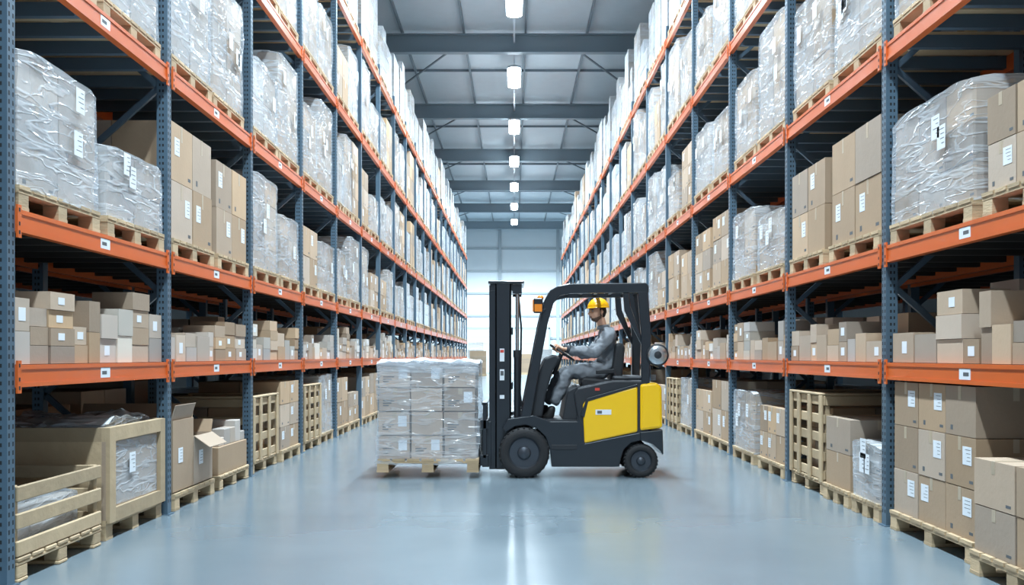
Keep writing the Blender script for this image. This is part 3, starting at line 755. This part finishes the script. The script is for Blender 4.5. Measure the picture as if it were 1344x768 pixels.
def hand(name,R,th,wr,flip):
    t=(-U*math.sin(th)+W*math.cos(th)).normalized()
    n=(wr-R); n=(n-t*n.dot(t)).normalized(); b=SA-(SA.dot(n))*n-(SA.dot(t))*t; b.normalize()
    vs=[wr,wr.lerp(R,.35)+b*.008]; es=[(0,1)]; rs=[.03,.026]
    for o,ln,r in ((-.033,.92,.0088),(-.011,1.05,.0095),(.011,1.0,.0095),(.033,.85,.0085)):
        k=len(vs); c=R+t*o*flip
        pts=[c+n*.036+b*.02]+[c+(n*math.cos(math.radians(a))+b*math.sin(math.radians(a)))*.0235 for a in (70,125,180,180+50*ln)]
        vs+=pts; rs+=[.0125,r*1.05,r,r*.95,r*.85]; es.append((1,k)); es+=[(k+i,k+i+1) for i in range(4)]
    k=len(vs); c=R+t*.045*flip
    vs+=[wr.lerp(R,.5)+t*.032*flip,c+n*.03-b*.012,c+(n*.2-b)*.022,c-n*.02-b*.016]; rs+=[.014,.012,.0105,.009]; es+=[(1,k),(k,k+1),(k+1,k+2),(k+2,k+3)]
    skinobj(name,vs,es,rs,SKIN,0,2)
hand('hand_near',RN,thN,wN,-1); hand('hand_far',RF,thF,wF,1)
def head():
    hc=bp(785,409.5); m=MB(); n,k=96,72; vs=[];un=[]
    def g(u,c,s,sy=None):
        d=u-Vector(c); sy=sy or s
        return math.exp(-(d.x*d.x+d.z*d.z)/(2*s*s)-d.y*d.y/(2*sy*sy))
    for j in range(k+1):
        ph=math.pi*j/k
        for i in range(n):
            t=2*math.pi*i/n; u=Vector((math.sin(ph)*math.cos(t),math.sin(ph)*math.sin(t),math.cos(ph))); un.append(u)
            p=Vector((u.x*.098,u.y*.076,u.z*.118))
            f=max(0,-u.z)
            p.y*=1-.20*f*f
            if u.x>0: p.x*=1-.30*f
            else: p.x-=.022*f*(1-f*.3)*min(1,-u.x*2)
            if u.z<-.5: p.z+=.012*(u.x>0)*u.x
            o=.027*g(u,(-.98,0,-.16),.085,.13)+.016*g(u,(-1,0,.02),.11,.08)+.006*g(u,(-.93,0,.3),.12,.4)
            o+=.010*g(u,(-.72,0,-.74),.12,.25)+.007*g(u,(-.90,0,-.43),.05,.22)+.005*g(u,(-.86,0,-.53),.04,.18)
            o-=.012*(g(u,(-.93,.36,.10),.10,.14)+g(u,(-.93,-.36,.10),.10,.14)); o-=.007*g(u,(-.80,0,-.62),.05,.2)
            o-=.006*g(u,(-.93,0,-.33),.04,.15)
            o+=.005*(g(u,(-.7,.6,-.1),.2)+g(u,(-.7,-.6,-.1),.2))
            p+=Vector((u.x,u.y*.3,u.z*.2))*o
            vs.append(p)
    fs={0:[],1:[],2:[],3:[]}
    for j in range(k):
        for i in range(n):
            q=(i+1)%n; f=(j*n+i,(j+1)*n+i,(j+1)*n+q,j*n+q); c=sum((un[a] for a in f),Vector())/4
            hair=(c.x>.22 and c.z>-.5) or c.z>.5 or (-.1<c.x<.3 and c.z>.05 and abs(c.y)>.6)
            lip=(c.x<-.8 and -.56<c.z<-.42 and abs(c.y)<.2)
            line=-.40-.18*max(0,min(1,(-c.x-.1)/.5))*(1 if abs(c.y)>.3 else 0)
            beard=(c.x<.12 and line>c.z>-.97 and not lip) or (-.12<c.x<.1 and -.45<c.z<.1 and abs(c.y)>.8)
            fs[1 if hair else (3 if lip else (2 if beard else 0))].append(f)
    R=Matrix.Rotation(math.radians(22),3,'Z')@Matrix.Rotation(math.radians(-3),3,'Y')
    w=[hc+R@p for p in vs]
    m.raw(w,fs[0],SKIN,True); m.raw(w,fs[3],LIPS,True); m.raw([hc+R@(p*1.008) for p in vs],fs[2],STUB,True); m.raw([hc+R@(p*1.03) for p in vs],fs[1],HAIR,True)
    for s in (-1,1):
        m.ball(hc+R@Vector((-.080,s*.031,.012)),(.0115,.012,.008),EYE); m.ball(hc+R@Vector((-.0895,s*.031,.012)),(.004,.005,.005),HAIR)
        m.bar(hc+R@Vector((-.099,s*.012,.027)),hc+R@Vector((-.086,s*.048,.030)),.008,.006,HAIR)
        Q=R@Matrix.Rotation(math.radians(s*-15),3,'Z')
        m.ball(hc+R@Vector((.008,s*.077,-.005)),(.018,.007,.031),SKIN,rot=Q); m.torus(hc+R@Vector((.008,s*.084,-.001)),R@Vector((0,1,0)),.014,.004,SKIN,16,6)
    m.build('head',dr)
    m=MB(); vs=[];n=48;k=14; hz=.050
    for j in range(k+1):
        ph=math.pi/2*j/k
        for i in range(n):
            t=2*math.pi*i/n; rr=math.sin(ph); x=.128*rr*math.cos(t); y=.104*rr*math.sin(t); z=.104*math.cos(ph)
            if abs(y)<.018: z+=.007*math.cos(ph)
            vs.append(hc+R@Vector((x+.006,y,z+hz)))
    for i in range(n):
        t=2*math.pi*i/n; c=math.cos(t); e=.010+.030*max(0,-c)**1.5
        vs.append(hc+R@Vector(((.128+e)*c+.006,(.104+.010)*math.sin(t),hz-.004-.004*max(0,-c))))
    for i in range(n):
        t=2*math.pi*i/n; vs.append(hc+R@Vector((.12*math.cos(t)+.006,.098*math.sin(t),hz-.006)))
    fs=[(j*n+i,(j+1)*n+i,(j+1)*n+(i+1)%n,j*n+(i+1)%n) for j in range(k+2) for i in range(n)]
    m.raw(vs,fs,HELM,True); m.build('hard_hat',dr)
head()

# ------------------------------------------------------------ camera / world
cam=bpy.data.cameras.new('camera'); co=bpy.data.objects.new('camera',cam); scene.collection.objects.link(co)
co.location=(0,0,H); co.rotation_euler=(math.radians(90),0,0); cam.sensor_width=36; cam.lens=36; cam.shift_x=-.0022; cam.shift_y=.0618; cam.clip_end=200
scene.camera=co
w=bpy.data.worlds.new('world'); scene.world=w; w.use_nodes=True
bg=w.node_tree.nodes['Background']; bg.inputs[0].default_value=(.66,.83,1.0,1); bg.inputs[1].default_value=.42
